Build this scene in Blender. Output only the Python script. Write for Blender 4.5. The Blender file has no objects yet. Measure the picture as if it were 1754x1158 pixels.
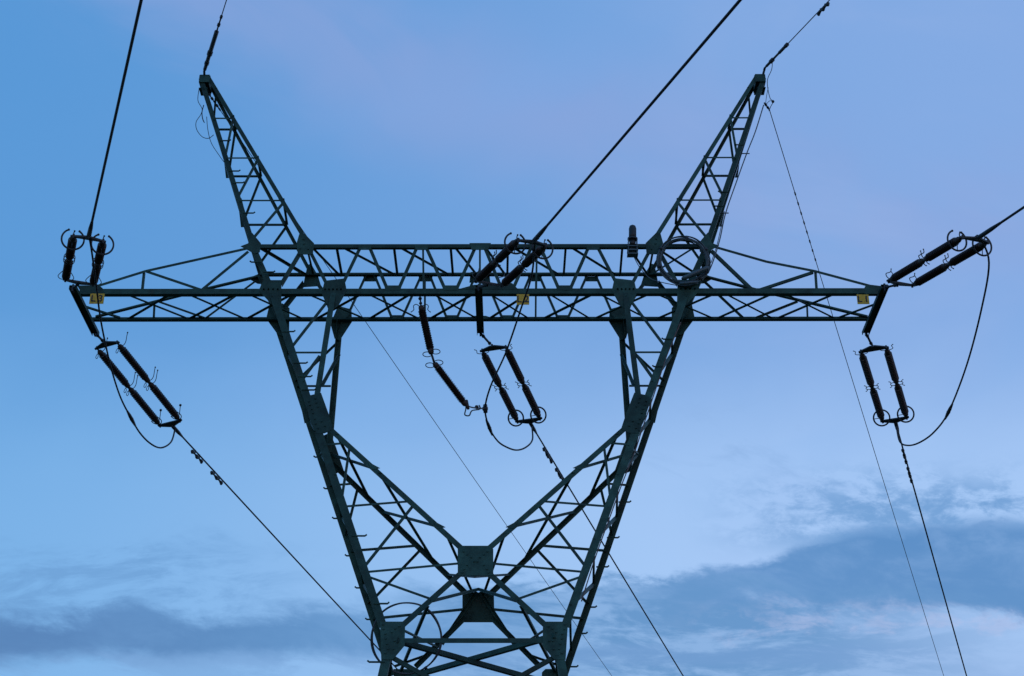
import bpy, bmesh, math, random
from mathutils import Vector, Matrix, Quaternion
random.seed(7)
sc = bpy.context.scene
C = bpy.context.collection
rad = math.radians

# ------------------------------------------------------------------ camera
FPX, PITCH, YAW = 2657.12, 0.4887, -0.0018
CAM = Vector((0.8103, -31.5224, 1.6))
cd = bpy.data.cameras.new('camera'); cam = bpy.data.objects.new('camera', cd); C.objects.link(cam)
cd.sensor_fit = 'HORIZONTAL'; cd.sensor_width = 36; cd.lens = 36*FPX/1754
cd.clip_start = .1; cd.clip_end = 9000
cam.location = CAM; cam.rotation_euler = (math.pi/2+PITCH, 0, -YAW)
sc.camera = cam

# ------------------------------------------------------------------ world: dusk sky with thin cloud banks
w = bpy.data.worlds.new('World'); sc.world = w; w.use_nodes = True
nt = w.node_tree; N = nt.nodes; Lk = nt.links; N.clear()
def nd(t, **k):
    n = N.new(t)
    for a, b in k.items(): setattr(n, a, b)
    return n
def put(sock, v):
    if hasattr(v, 'bl_idname') or hasattr(v, 'is_output'): Lk.new(v, sock)
    else: sock.default_value = v
def mth(op, a, b=None, c=None, clamp=False):
    n = nd('ShaderNodeMath', operation=op, use_clamp=clamp)
    put(n.inputs[0], a)
    if b is not None: put(n.inputs[1], b)
    if c is not None: put(n.inputs[2], c)
    return n.outputs[0]
def mixc(f, a, b):
    n = nd('ShaderNodeMix', data_type='RGBA'); put(n.inputs[0], f); put(n.inputs[6], a); put(n.inputs[7], b); return n.outputs[2]
def sstep(v, a, b):
    n = nd('ShaderNodeMapRange', interpolation_type='SMOOTHSTEP'); put(n.inputs[0], v); put(n.inputs[1], a); put(n.inputs[2], b)
    n.inputs[3].default_value = 0; n.inputs[4].default_value = 1; return n.outputs[0]
tc = nd('ShaderNodeTexCoord'); sx = nd('ShaderNodeSeparateXYZ'); Lk.new(tc.outputs['Generated'], sx.inputs[0])
dx, dy, dz = sx.outputs
az = mth('ARCTAN2', dx, dy)                       # 0 = towards the tower, + = right
el = mth('ARCSINE', dz)
def noise(sxx, szz, detail, rough, off, dist=0.0, rot=0.0):
    # directions as azimuth / elevation so that cloud streaks lie flat like a far layer
    cb = nd('ShaderNodeCombineXYZ')
    a2 = mth('ADD', mth('MULTIPLY', az, sxx), mth('MULTIPLY', el, sxx*rot))
    b2 = mth('ADD', mth('MULTIPLY', el, szz), mth('MULTIPLY', az, -szz*rot))
    Lk.new(a2, cb.inputs[0]); Lk.new(b2, cb.inputs[1]); cb.inputs[2].default_value = off
    n = nd('ShaderNodeTexNoise'); n.inputs['Scale'].default_value = 1; n.inputs['Detail'].default_value = detail
    n.inputs['Roughness'].default_value = rough; n.inputs['Distortion'].default_value = dist
    Lk.new(cb.outputs[0], n.inputs['Vector']); return n.outputs[0]
V = mth('ADD', el, mth('MULTIPLY', mth('MULTIPLY', az, az), .16))
hi_ = mixc(sstep(az, -.42, .42), (.072,.275,.630,1), (.210,.375,.730,1))
lo_ = mixc(sstep(az, -.38, .22), (.145,.375,.730,1), (.345,.530,.865,1))
wob = mth('SUBTRACT', noise(3.2, 5.0, 4, .55, 3.1, .3, .25), .5)
base = mixc(sstep(mth('ADD', V, mth('MULTIPLY', wob, .10)), .52, .36), hi_, lo_)
# broad faint pinkish veils high up, falling from upper left to lower right
vb = mth('ABSOLUTE', mth('ADD', mth('ADD', el, mth('MULTIPLY', az, .23)), mth('ADD', -.630, mth('MULTIPLY', wob, .12))))
veil = mth('MULTIPLY', sstep(vb, .075, .0), sstep(noise(4.0, 12.0, 5, .55, 7.7, .5, -.30), .30, .66))
base = mixc(mth('MULTIPLY', veil, .60), base, (.245,.345,.665,1))
veil2 = mth('MULTIPLY', sstep(noise(3.5, 10.0, 5, .55, 17.7, .5, -.30), .45, .75), sstep(az, .0, .25))
base = mixc(mth('MULTIPLY', veil2, .38), base, (.29,.42,.745,1))
veil3 = mth('MULTIPLY', sstep(noise(2.4, 7.0, 4, .5, 27.1, .3, .2), .50, .75), sstep(V, .34, .44))
base = mixc(mth('MULTIPLY', veil3, .30), base, (.16,.36,.74,1))
# fractal displacement shared by the cloud edges
nA = noise(16.0, 34.0, 9, .62, 1.3, .35, -.12)
nB = noise(42.0, 95.0, 8, .66, 5.2, .30, -.12)
nd_ = mth('ADD', mth('MULTIPLY', mth('SUBTRACT', nA, .5), .050), mth('MULTIPLY', mth('SUBTRACT', nB, .5), .022))
Ve = mth('ADD', V, nd_)
stk = noise(15.0, 62.0, 9, .66, 9.4, .35, -.08)          # flat streaks
# thin ragged cloud over both banks
rag = sstep(mth('ADD', mth('MULTIPLY', nB, .5), mth('MULTIPLY', nA, .5)), .42, .58)
ragR = mth('MULTIPLY', rag, mth('MULTIPLY', mth('MULTIPLY', sstep(Ve, .412, .386), sstep(V, .345, .362)), sstep(az, .10, .24)))
ragL = mth('MULTIPLY', sstep(noise(15.0, 60.0, 9, .68, 23.5, .5, .16), .40, .62), mth('MULTIPLY', mth('MULTIPLY', sstep(Ve, .366, .340), sstep(V, .300, .318)), sstep(az, -.10, -.22)))
sky = mixc(mth('MULTIPLY', ragR, .82), base, (.10,.27,.575,1))
sky = mixc(mth('MULTIPLY', ragL, .60), sky, (.085,.25,.55,1))
# right bank
topR = mth('ADD', .336, mth('MULTIPLY', sstep(az, .085, .26), .036))
dR = mth('SUBTRACT', topR, mth('ADD', V, mth('MULTIPLY', nd_, .75)))
bR = mth('MULTIPLY', sstep(dR, -.002, .010), sstep(Ve, .3095, .3205))
bR = mth('MULTIPLY', bR, sstep(az, .045, .12))
inner = sstep(nA, .30, .62)
sky = mixc(mth('MULTIPLY', bR, mth('ADD', .70, mth('MULTIPLY', inner, .26))), sky, (.066,.218,.510,1))
# looser streaks below and left of it
mid = mth('MULTIPLY', mth('MULTIPLY', sstep(Ve, .337, .326), mth('MULTIPLY', sstep(az, -.12, -.02), sstep(az, .40, .14))), mth('ADD', .50, mth('MULTIPLY', sstep(stk, .38, .58), .48)))
sky = mixc(mid, sky, (.085,.245,.530,1))
low = mth('MULTIPLY', mth('MULTIPLY', sstep(V, .297, .291), sstep(V, .276, .285)), mth('MULTIPLY', sstep(az, .30, .18), sstep(stk, .38, .55)))
sky = mixc(mth('MULTIPLY', low, .45), sky, (.14,.29,.60,1))
pink = mth('MULTIPLY', mth('MULTIPLY', sstep(Ve, .300, .308), sstep(Ve, .325, .312)), mth('MULTIPLY', sstep(az, .08, .20), sstep(nB, .42, .62)))
sky = mixc(mth('MULTIPLY', pink, .45), sky, (.42,.49,.76,1))
# left bank
dL = mth('MULTIPLY', sstep(mth('ADD', V, mth('MULTIPLY', nd_, .90)), .3230, .3050), sstep(mth('ADD', V, mth('MULTIPLY', nd_, .35)), .2800, .2950))
dL = mth('MULTIPLY', dL, sstep(az, .06, -.12))
ccl = mixc(sstep(az, -.34, -.02), (.036,.148,.400,1), (.070,.235,.530,1))
sky = mixc(mth('MULTIPLY', dL, mth('ADD', .80, mth('MULTIPLY', inner, .16))), sky, ccl)
lowL = mth('MULTIPLY', mth('MULTIPLY', sstep(V, .292, .284), sstep(az, -.02, -.14)), sstep(stk, .42, .60))
sky = mixc(mth('MULTIPLY', lowL, .50), sky, (.13,.30,.61,1))
# thin grey wisps above the right-hand bank, drawn out and rising to the right
wisp = mth('MULTIPLY', sstep(noise(12, 34, 8, .64, 12.5, .5, -.38), .50, .70), mth('MULTIPLY', mth('MULTIPLY', sstep(V, .455, .43), sstep(V, .38, .40)), mth('MULTIPLY', sstep(az, .06, .13), sstep(az, .32, .22))))
sky = mixc(mth('MULTIPLY', wisp, .42), sky, (.20,.36,.67,1))
sky = mixc(sstep(dz, -.02, -.10), sky, (.02,.028,.03,1))
nis = nd('ShaderNodeTexSky', sky_type='NISHITA', sun_disc=False, sun_elevation=rad(2), sun_rotation=rad(150))
bg1 = nd('ShaderNodeBackground'); Lk.new(sky, bg1.inputs[0]); bg1.inputs[1].default_value = 1.0
bg2 = nd('ShaderNodeBackground'); Lk.new(nis.outputs[0], bg2.inputs[0]); bg2.inputs[1].default_value = 0.05
ad = nd('ShaderNodeAddShader'); Lk.new(bg1.outputs[0], ad.inputs[0]); Lk.new(bg2.outputs[0], ad.inputs[1])
wo = nd('ShaderNodeOutputWorld'); Lk.new(ad.outputs[0], wo.inputs[0])

sl = bpy.data.lights.new('sun', 'SUN'); so = bpy.data.objects.new('sun', sl); C.objects.link(so)
sl.energy = .12; sl.angle = rad(12); sl.color = (1, .82, .66)
so.rotation_euler = (rad(80), 0, rad(-30))
sc.view_settings.view_transform = 'Standard'; sc.view_settings.look = 'None'
sc.view_settings.exposure = 0; sc.view_settings.gamma = 1; sc.view_settings.use_curve_mapping = False

# ------------------------------------------------------------------ measuring: a photo pixel met with a real plane of the tower
_F = Vector((math.sin(YAW)*math.cos(PITCH), math.cos(YAW)*math.cos(PITCH), math.sin(PITCH)))
_R = Vector((math.cos(YAW), -math.sin(YAW), 0)); _U = _R.cross(_F)
def ray(x, y): return (_F*FPX + _R*(x-877) - _U*(y-579)).normalized()
def hit(x, y, n, d):
    r = ray(x, y); n = Vector(n); return CAM + r*((d-n.dot(CAM))/n.dot(r))
ZB, ZT, DB, DT = 19.2195, 20.4404, .68, 1.0417
ZPK = 25.76; KT = .1365; KP = (DB-.13)/(ZPK-ZT)
def P(pl, x, y):
    if pl == 'F': return hit(x, y, (0,1,0), -DB)
    if pl == 'R': return hit(x, y, (0,1,0), DB)
    if pl == 'B': return hit(x, y, (0,0,1), ZB)
    if pl == 'T': return hit(x, y, (0,0,1), ZT)
    if pl == 'LF': return hit(x, y, (0,1,-KT), -DB-KT*ZB)      # y = -(DB+KT*(ZB-z))
    if pl == 'LR': return hit(x, y, (0,1,KT), DB+KT*ZB)
    if pl == 'PF': return hit(x, y, (0,1,-KP), -DB-KP*ZT)
    if pl == 'PR': return hit(x, y, (0,1,KP), DB+KP*ZT)
    return hit(x, y, (0,1,0), pl)                               # a number: the upright plane at that depth
NRM = {'F':(0,-1,0),'R':(0,1,0),'B':(0,0,-1),'T':(0,0,1),'LF':(0,-1,KT),'LR':(0,1,KT),'PF':(0,-1,KP),'PR':(0,1,KP)}
def onray(x, y, A, L, near):
    """the point seen at x, y that lies L metres from A, on the near or the far side of it"""
    r = ray(x, y); t0 = (A-CAM).dot(r); q = CAM + r*t0; h = (q-A).length
    s = math.sqrt(max(L*L-h*h, 0)); return CAM + r*(t0 + (-s if near else s))

# ------------------------------------------------------------------ materials
def pbr(name, col, rough, metal=0.0, var=.25, scale=9.0, bump=.0, col2=None, spec=.5):
    m = bpy.data.materials.new(name); m.use_nodes = True; t = m.node_tree; b = t.nodes['Principled BSDF']
    tcn = t.nodes.new('ShaderNodeTexCoord'); nz = t.nodes.new('ShaderNodeTexNoise'); nz.inputs['Scale'].default_value = scale
    nz.inputs['Detail'].default_value = 6; nz.inputs['Roughness'].default_value = .65
    t.links.new(tcn.outputs['Object'], nz.inputs['Vector'])
    rp = t.nodes.new('ShaderNodeValToRGB'); rp.color_ramp.elements[0].position = .33; rp.color_ramp.elements[1].position = .68
    c2 = col2 or tuple(c*(1+var) for c in col); c1 = tuple(c*(1-var) for c in col)
    rp.color_ramp.elements[0].color = (*c1, 1); rp.color_ramp.elements[1].color = (*c2, 1)
    t.links.new(nz.outputs[0], rp.inputs[0]); t.links.new(rp.outputs[0], b.inputs['Base Color'])
    b.inputs['Roughness'].default_value = rough; b.inputs['Metallic'].default_value = metal
    b.inputs['Specular IOR Level'].default_value = spec
    if bump:
        bm_ = t.nodes.new('ShaderNodeBump'); bm_.inputs['Strength'].default_value = bump; bm_.inputs['Distance'].default_value = .01
        t.links.new(nz.outputs[0], bm_.inputs['Height']); t.links.new(bm_.outputs[0], b.inputs['Normal'])
    return m
M_ST = pbr('green_paint', (.020,.062,.050), .6, var=.4, scale=4.0, bump=.15, spec=.22)
def age(m):
    """faded and stained paint: each bar its own tone, rusty blotches here and there"""
    t = m.node_tree; b = t.nodes['Principled BSDF']; src = b.inputs['Base Color'].links[0].from_socket
    oi = t.nodes.new('ShaderNodeObjectInfo'); mr = t.nodes.new('ShaderNodeMapRange'); mr.inputs[3].default_value = .70; mr.inputs[4].default_value = 1.35
    t.links.new(oi.outputs['Random'], mr.inputs[0]); vm = t.nodes.new('ShaderNodeVectorMath'); vm.operation = 'SCALE'
    t.links.new(src, vm.inputs[0]); t.links.new(mr.outputs[0], vm.inputs['Scale'])
    g = t.nodes.new('ShaderNodeNewGeometry'); n = t.nodes.new('ShaderNodeTexNoise'); n.inputs['Scale'].default_value = 1.7; n.inputs['Detail'].default_value = 8; n.inputs['Roughness'].default_value = .75
    t.links.new(g.outputs['Position'], n.inputs['Vector']); r2 = t.nodes.new('ShaderNodeMapRange'); r2.inputs[1].default_value = .58; r2.inputs[2].default_value = .72; r2.inputs[4].default_value = .55
    t.links.new(n.outputs[0], r2.inputs[0]); mx = t.nodes.new('ShaderNodeMix'); mx.data_type = 'RGBA'; mx.inputs[7].default_value = (.05,.035,.022,1)
    t.links.new(r2.outputs[0], mx.inputs[0]); t.links.new(vm.outputs[0], mx.inputs[6]); t.links.new(mx.outputs[2], b.inputs['Base Color'])
age(M_ST)
M_DK = pbr('galvanised_fitting', (.035,.04,.045), .5, .3, spec=.4)
M_IN = pbr('brown_porcelain', (.028,.016,.013), .3, spec=.4)
M_CAP = pbr('rusty_cap', (.055,.034,.026), .6, .3)
M_WR = pbr('weathered_wire', (.035,.037,.042), .6, .4, spec=.3)
M_CB = pbr('cable_sheath', (.045,.055,.06), .45)
M_CB2 = pbr('grey_cable', (.05,.085,.095), .4)
M_RED = pbr('brown_cable', (.09,.045,.032), .5)
M_YE = pbr('yellow_enamel', (.60,.37,.010), .5, var=.22, scale=14)
M_BK = pbr('black_paint', (.008,.008,.009), .5)
M_GR = pbr('meadow', (.045,.06,.028), .95, var=.4, scale=.6)
M_CO = pbr('concrete', (.3,.29,.27), .9)

# ------------------------------------------------------------------ object helpers
def link(name, bm, mat, parent=None, origin=None, smooth=False):
    me = bpy.data.meshes.new(name); 
    if origin is not None: bmesh.ops.translate(bm, verts=bm.verts, vec=-Vector(origin))
    bmesh.ops.recalc_face_normals(bm, faces=bm.faces)
    bm.to_mesh(me); bm.free(); me.materials.append(mat)
    if smooth:
        for p in me.polygons: p.use_smooth = True
    o = bpy.data.objects.new(name, me); C.objects.link(o)
    if parent is not None: o.parent = parent
    return o
def thing(name, label, cat, loc, group=None):
    o = bpy.data.objects.new(name, None); C.objects.link(o); o.location = loc; o.empty_display_size = .2
    o['label'] = label; o['category'] = cat
    if group: o['group'] = group
    return o
def tag(o, label, cat, group=None):
    o['label'] = label; o['category'] = cat
    if group: o['group'] = group
    return o
def basis(a, n):
    a = a.normalized(); n = Vector(n); n = n - a*n.dot(a)
    if n.length < 1e-5: n = a.orthogonal()
    n.normalize(); return a, a.cross(n), n
def box(bm, o, ax, lo, hi):
    """box in the frame ax (three unit vectors) at o, from lo to hi"""
    vs = [bm.verts.new(o + ax[0]*x + ax[1]*y + ax[2]*z) for x in (lo[0],hi[0]) for y in (lo[1],hi[1]) for z in (lo[2],hi[2])]
    for f in ((0,1,3,2),(4,6,7,5),(0,4,5,1),(2,3,7,6),(0,2,6,4),(1,5,7,3)): bm.faces.new([vs[i] for i in f])
def angle(bm, A, B, n, wd, side=1, th=None, off=0.0, ext=0.0):
    """rolled steel angle from A to B: one flange in the face (normal n points outward), the other turned inward"""
    a, u, n = basis(B-A, n); th = th or max(.008, wd*.10); L = (B-A).length
    h = wd/2
    box(bm, A, (a, u*side, n), (-ext, -h, off-th), (L+ext, h, off))
    box(bm, A, (a, u*side, n), (-ext, -h, off-wd), (L+ext, -h+th, off-th))
def tube(bm, pts, r, seg=8, caps=True, radii=None):
    pts = [Vector(p) for p in pts]; n = len(pts)
    t = [(pts[min(i+1,n-1)]-pts[max(i-1,0)]).normalized() for i in range(n)]
    u = t[0].orthogonal().normalized(); rings = []
    for i in range(n):
        if i: u = (u - t[i]*u.dot(t[i])).normalized()
        v = t[i].cross(u); rr = radii[i] if radii else r
        rings.append([bm.verts.new(pts[i] + (u*math.cos(2*math.pi*k/seg) + v*math.sin(2*math.pi*k/seg))*rr) for k in range(seg)])
    for i in range(n-1):
        for k in range(seg): bm.faces.new((rings[i][k], rings[i][(k+1)%seg], rings[i+1][(k+1)%seg], rings[i+1][k]))
    if caps: bm.faces.new(rings[0][::-1]); bm.faces.new(rings[-1])
def spline(pts, sub=6):
    pts = [Vector(p) for p in pts]; out = []
    for i in range(len(pts)-1):
        p0 = pts[max(i-1,0)]; p1 = pts[i]; p2 = pts[i+1]; p3 = pts[min(i+2,len(pts)-1)]
        for k in range(sub):
            t = k/sub
            out.append(.5*((2*p1)+(p2-p0)*t+(2*p0-5*p1+4*p2-p3)*t*t+(3*p1-p0-3*p2+p3)*t**3))
    out.append(pts[-1]); return out
def ball(bm, c, r, s=8):
    g = bmesh.ops.create_uvsphere(bm, u_segments=s, v_segments=max(4,s//2), radius=r)
    bmesh.ops.translate(bm, verts=g['verts'], vec=c)
def nb(): return bmesh.new()

# ------------------------------------------------------------------ ground (out of frame, carries the tower and darkens what looks down on it)
bm = nb(); R_ = 4000; nseg = 60
rings = [0, 30, 80, 200, 600, 1500, R_]
prev = None; c0 = bm.verts.new((0,0,0))
for rr in rings[1:]:
    cur = [bm.verts.new((rr*math.cos(2*math.pi*k/nseg), rr*math.sin(2*math.pi*k/nseg), 0)) for k in range(nseg)]
    for k in range(nseg):
        k2 = (k+1)%nseg
        bm.faces.new((c0, cur[k], cur[k2]) if prev is None else (prev[k], cur[k], cur[k2], prev[k2]))
    prev = cur
g = link('ground', bm, M_GR); g['kind'] = 'structure'

# ------------------------------------------------------------------ the tower
T = thing('transmission_tower', 'tall dark green steel lattice tower with a wide crossarm and two slanting peaks', 'pylon', (0,0,0))
braces = []          # (length, A, B, normal, width, side, offset)
cnt = [0]
def mirror(v): return Vector((-v.x + .012, v.y, v.z))
def member(kind, A, B, n, wd, side=1, off=None, both=False, ext=0.0):
    cnt[0] += 1
    if off is None: off = -.012 - .0021*(cnt[0] % 7)
    if kind == 'brace': braces.append(((B-A).length, A, B, Vector(n), wd, side, off))
    else:
        b = nb(); angle(b, A, B, n, wd, side, off=off, ext=ext); link(kind, b, M_ST, T)
    if both:
        n2 = Vector((-n[0], n[1], n[2])); member(kind, mirror(A), mirror(B), n2, wd, -side, off, ext=ext)
def br(pl, x1, y1, x2, y2, wd=.065, both=False, side=1, pl2=None):
    """lattice brace between two pixels in one face, or between two faces"""
    A = P(pl, x1, y1); B = P(pl2 or pl, x2, y2)
    n = Vector(NRM[pl]) if (pl2 is None or pl2 == pl) else (B-A).cross(Vector((0,0,1)))
    if pl2 and pl2 != pl and n.x > 0: n = -n
    member('brace', A, B, n, wd, side, both=both)
def plate(pl, pts, th=.014, out=.004, bolts=None, both=False, name='gusset_plate'):
    for m in ((False, True) if both else (False,)):
        n = Vector(NRM[pl]).normalized(); V = [P(pl, *p) for p in pts]
        if m: V = [mirror(v) for v in V]
        b = nb(); o = out + .0013*(cnt[0] % 5); cnt[0] += 1
        lo = [b.verts.new(v + n*(o-th)) for v in V]; hi = [b.verts.new(v + n*o) for v in V]; k = len(V)
        b.faces.new(hi); b.faces.new(lo[::-1])
        for i in range(k): b.faces.new((lo[i], lo[(i+1)%k], hi[(i+1)%k], hi[i]))
        for (x, y) in (bolts or []):
            c = P(pl, x, y); c = mirror(c) if m else c
            tube(b, [c + n*(o-th-.012), c + n*(o+.022)], .02, 6)
        link(name, b, M_ST, T)

# --- chords of the beam and of the two arms
def chord(pl, x1, y1, x2, y2, wd, up=1, ext=0.0):
    A = P(pl, x1, y1); B = P(pl, x2, y2)
    z = (A.z+B.z)/2; A.z = B.z = z
    # keep the heel (turned-in flange) at the lower edge
    n = Vector(NRM[pl]); a, u, n_ = basis(B-A, n); s = 1 if u.z > 0 else -1
    b = nb(); angle(b, A, B, n, wd, s*up, th=.014, off=0, ext=ext); link('crossarm_chord', b, M_ST, T)
chord('F', 136, 498.5, 1514, 498.5, .135)
chord('R', 158, 547, 1492, 547, .12)
chord('F', 432, 421, 1212, 421, .095)
chord('R', 446, 470.5, 1201, 470.5, .105)
# arm top chords
for pl, pts in (('F', [(425,425),(250,464),(166,490)]), ('R', [(442,474),(350,496),(164,543)])):
    for i in range(len(pts)-1): member('crossarm_chord', P(pl,*pts[i]), P(pl,*pts[i+1]), NRM[pl], .062 if pl=='F' else .085, side=-1, off=-.004)
for pl, pts in (('F', [(1222,422),(1313,448),(1395,464),(1500,492)]), ('R', [(1204,473),(1300,498),(1486,543)])):
    for i in range(len(pts)-1): member('crossarm_chord', P(pl,*pts[i]), P(pl,*pts[i+1]), NRM[pl], .062 if pl=='F' else .085, side=1, off=-.004)
# arms: faces
br('F',250,464,345,496,.062); br('F',345,496,425,430,.068); br('F',246,466,243,495,.055)
br('R',270,517,352,546,.05); br('R',352,546,438,482,.05); br('R',265,524,264,545,.045)
br('F',1393,465,1299,496,.062); br('F',1290,496,1219,428,.072); br('F',1397,465,1399,495,.062)
br('R',1366,518,1295,546,.05); br('R',1272,546,1206,484,.05); br('R',1382,519,1383,545,.045)
# bottom face: heavy and light diagonals, y 504 = front chord, y 549 = rear chord
for a, b_ in ((295,217),(408,321),(505,420),(623,540),(707,631),(815,735),(907,835),(1020,928),(1117,1015),(1229,1123),(1328,1225),(1436,1328)):
    br('B', a, 503, b_, 549, .075 if a < 1100 else .06)
br('B',1503,522,1430,549,.055)
for a, b_ in ((210,321),(316,418),(420,517),(521,623),(625,716),(737,816),(835,905),(938,1011),(1023,1108),(1120,1222),(1239,1324),(1341,1430)):
    br('B', a, 503, b_, 547, .048, side=-1)
br('B',145,528,205,547,.045)
# top face: cross struts and thin diagonals
for a, b_ in ((577,586),(675,681),(772,776),(870,869),(969,965.5),(1066,1062)): br('T', a, 421, b_, 470, .055)
for a, b_ in ((448,526),(536,582),(588,677),(686,770),(780,817),(832,866),(880,959),(980,1056),(1078,1110),(1123,1195)): br('T', a, 422, b_, 469, .042 if a not in (448,) else .06)
br('T',1190,422,1120,466,.05)
# front face: Warren lattice
def warren(pl, tops, bots, yt, yb, wd):
    for i in range(len(bots)):
        for j in range(len(tops)):
            if 20 < abs(tops[j]-bots[i]) < 62:
                s = 1 if tops[j] > bots[i] else -1
                br(pl, bots[i]+s*9, yb, tops[j]-s*8, yt, wd, side=s)
warren('F', (625,722,822,918,1016), (573,673,772,869,967,1071), 423, 496, .078)
warren('R', (634.5,729,822,916,1013), (585,680,774,869,964,1061), 474, 545, .062)
for x1, x2 in ((724.5,725.5),(822,822),(919.5,918.5)): br('F', x1, 424, x2, 495, .045)
for x1, x2 in ((728,728),(918,917.5)): br('R', x1, 474, x2, 546, .045)
# beam panel between the two legs
br('F',514,430,480,487,.08,True); br('F',531,430,560,487,.08,True)
br('R',522,486,488,529,.095,True); br('R',545,488,574,528,.09,True)
br('F',434,425,466,498,.14,True); br('R',446,474,478,547,.13,True)
# --- peaks
def leg2(kind, pa, a, pb, b_, wd, n, side=1): member(kind, P(pa,*a), P(pb,*b_), n, wd, side, off=-.002, both=True)
leg2('peak_leg','PF',(434,421),'PF',(344,134),.115,NRM['PF'],1)
leg2('peak_leg','PF',(523,410),'PF',(358,134),.10,NRM['PF'],-1)
leg2('peak_leg','PR',(446,470),'PR',(347,143),.10,NRM['PR'],-1)
leg2('peak_leg','PR',(534,471),'PR',(359,145),.08,NRM['PR'],1)
def lin(p, q, y): t = (y-p[1])/(q[1]-p[1]); return p[0]+(q[0]-p[0])*t
FO = lambda y: (lin((434,421),(343,136),y), y)
FI = lambda y: (lin((523,410),(360,137),y), y)
RO = lambda y: (lin((446,470),(346,150),y), y)
RI = lambda y: (lin((534,471),(368,160),y), y)
def pk(pa, a, pb, b_, wd): br(pa, *a, *b_, wd, True, pl2=pb)
for y in (201.5,270,342.6): pk('PF',FO(y),'PF',FI(y),.042)
for y in (222.7,303,385.7): pk('PR',RO(y),'PR',RI(y),.062)
for a, b_ in ((202,268),(272,336),(346,410)): pk('PF',FI(a),'PF',FO(b_),.048)
for a, b_ in ((226,298),(307,380),(390,458)): pk('PR',RI(a),'PR',RO(b_),.05)
for a, b_ in ((223,198),(303,268),(386,341)): pk('PR',RI(a),'PF',FI(b_),.05)
for a, b_ in ((202,222),(274,302),(346,384),(400,470)): pk('PF',FI(a),'PR',RI(b_),.05)
for a, b_ in ((228,198),(303,268),(386,341),(458,412)): pk('PR',RO(a),'PF',FO(b_),.05)
for a, b_ in ((150,222),(204,300),(272,384),(345,465)): pk('PF',FO(a),'PR',RO(b_),.045)
pk('PF',FI(150),'PR',RO(206),.05)
# --- body: outer legs
leg2('main_leg','LF',(466,499),'LF',(656,1073),.165,NRM['LF'],1)
leg2('main_leg','LR',(472,548),'LR',(671,1158),.15,NRM['LR'],-1)
leg2('main_leg','LF',(571,500),'LF',(541,690),.125,NRM['LF'],-1)
leg2('main_leg','LR',(583,549),'LR',(564,775),.13,NRM['LR'],1)
leg2('inner_strut','LF',(560,730),'LF',(797,945),.115,NRM['LF'],1)
leg2('inner_strut','LR',(570,795),'LR',(803,1022),.115,NRM['LR'],-1)
leg2('inner_strut','LF',(790,981),'LF',(686,1074),.115,NRM['LF'],-1)
leg2('inner_strut','LR',(797,1058),'LR',(712,1143),.11,NRM['LR'],1)
OF = lambda y: (lin((466,499),(656,1073),y), y)
ORr = lambda y: (lin((472,548),(671,1158),y), y)
IF = lambda y: (lin((560,730),(797,945),y), y)
IR = lambda y: (lin((570,795),(803,1022),y), y)
LFd = lambda y: (lin((790,981),(686,1074),y), y)
LRd = lambda y: (lin((797,1058),(712,1143),y), y)
def lo(pa, a, pb, b_, wd): br(pa, *a, *b_, wd, True, pl2=pb)
# upper V
lo('LF',(558,518),'LF',OF(595),.05); lo('LF',OF(603),'LF',(552,603),.048); lo('LF',(547,608),'LF',OF(650),.055)
lo('LR',ORr(662),'LR',(567,662),.05); lo('LR',(576,590),'LR',ORr(655),.05)
lo('LF',(548,660),'LR',(578,606),.06)
# lower V, front face
lo('LF',OF(761),'LF',IF(758),.05); lo('LF',IF(765),'LF',OF(857),.05); lo('LF',OF(867),'LF',IF(858),.048)
lo('LF',IF(864),'LF',OF(971),.05); lo('LF',OF(979),'LF',(786,964),.048); lo('LF',OF(986),'LF',LFd(1026),.05)
# rear face
lo('LR',ORr(832),'LR',IR(829),.05); lo('LR',IR(837),'LR',ORr(918),.055); lo('LR',ORr(944),'LR',IR(935),.06)
lo('LR',IR(942),'LR',ORr(1036),.055); lo('LR',ORr(1060),'LR',(796,1044),.06)
# inner faces, front strut to rear strut
lo('LR',(565,778),'LF',IF(803),.06); lo('LF',IF(742),'LR',IR(852),.07); lo('LF',IF(808),'LR',IR(960),.07)
lo('LR',IR(876),'LF',IF(902),.06); lo('LF',IF(912),'LR',(808,1018),.06); lo('LR',IR(984),'LF',(812,988),.05)
lo('LF',LFd(1030),'LR',(818,1009),.06); lo('LF',LFd(1036),'LR',(682,1150),.06); lo('LF',(690,1080),'LR',LRd(1108),.055)
lo('LR',(817,1014),'LR',(757,1104),.085)
lo('LR',LRd(1122),'LR',(676,1142),.05)
# outer side faces
for a, b_ in ((607,655),(720,765),(778,815),(887,925),(1001,1038)): lo('LR',ORr(a),'LF',OF(b_),.06)
for a, b_ in ((560,606),(655,718),(765,778),(815,885),(925,1000),(1038,1112)): lo('LF',OF(a),'LR',ORr(b_),.05)
# strut between the lower gussets, flat cross bracing behind it
member('waist_strut', P('LF',690,1097), P('LF',938,1097), NRM['LF'], .10, 1, off=-.004)
member('waist_strut', P('LR',700,1176), P('LR',930,1176), NRM['LR'], .10, 1, off=-.004)
A1, A2 = P('LF',678,1103), P('LF',952,1103); B1, B2 = P('LR',690,1176), P('LR',942,1176)
member('waist_strut', A1, B2, (0,0,-1), .10, 1); member('waist_strut', A2, B1, (0,0,-1), .10, -1, off=-.12)
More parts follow.
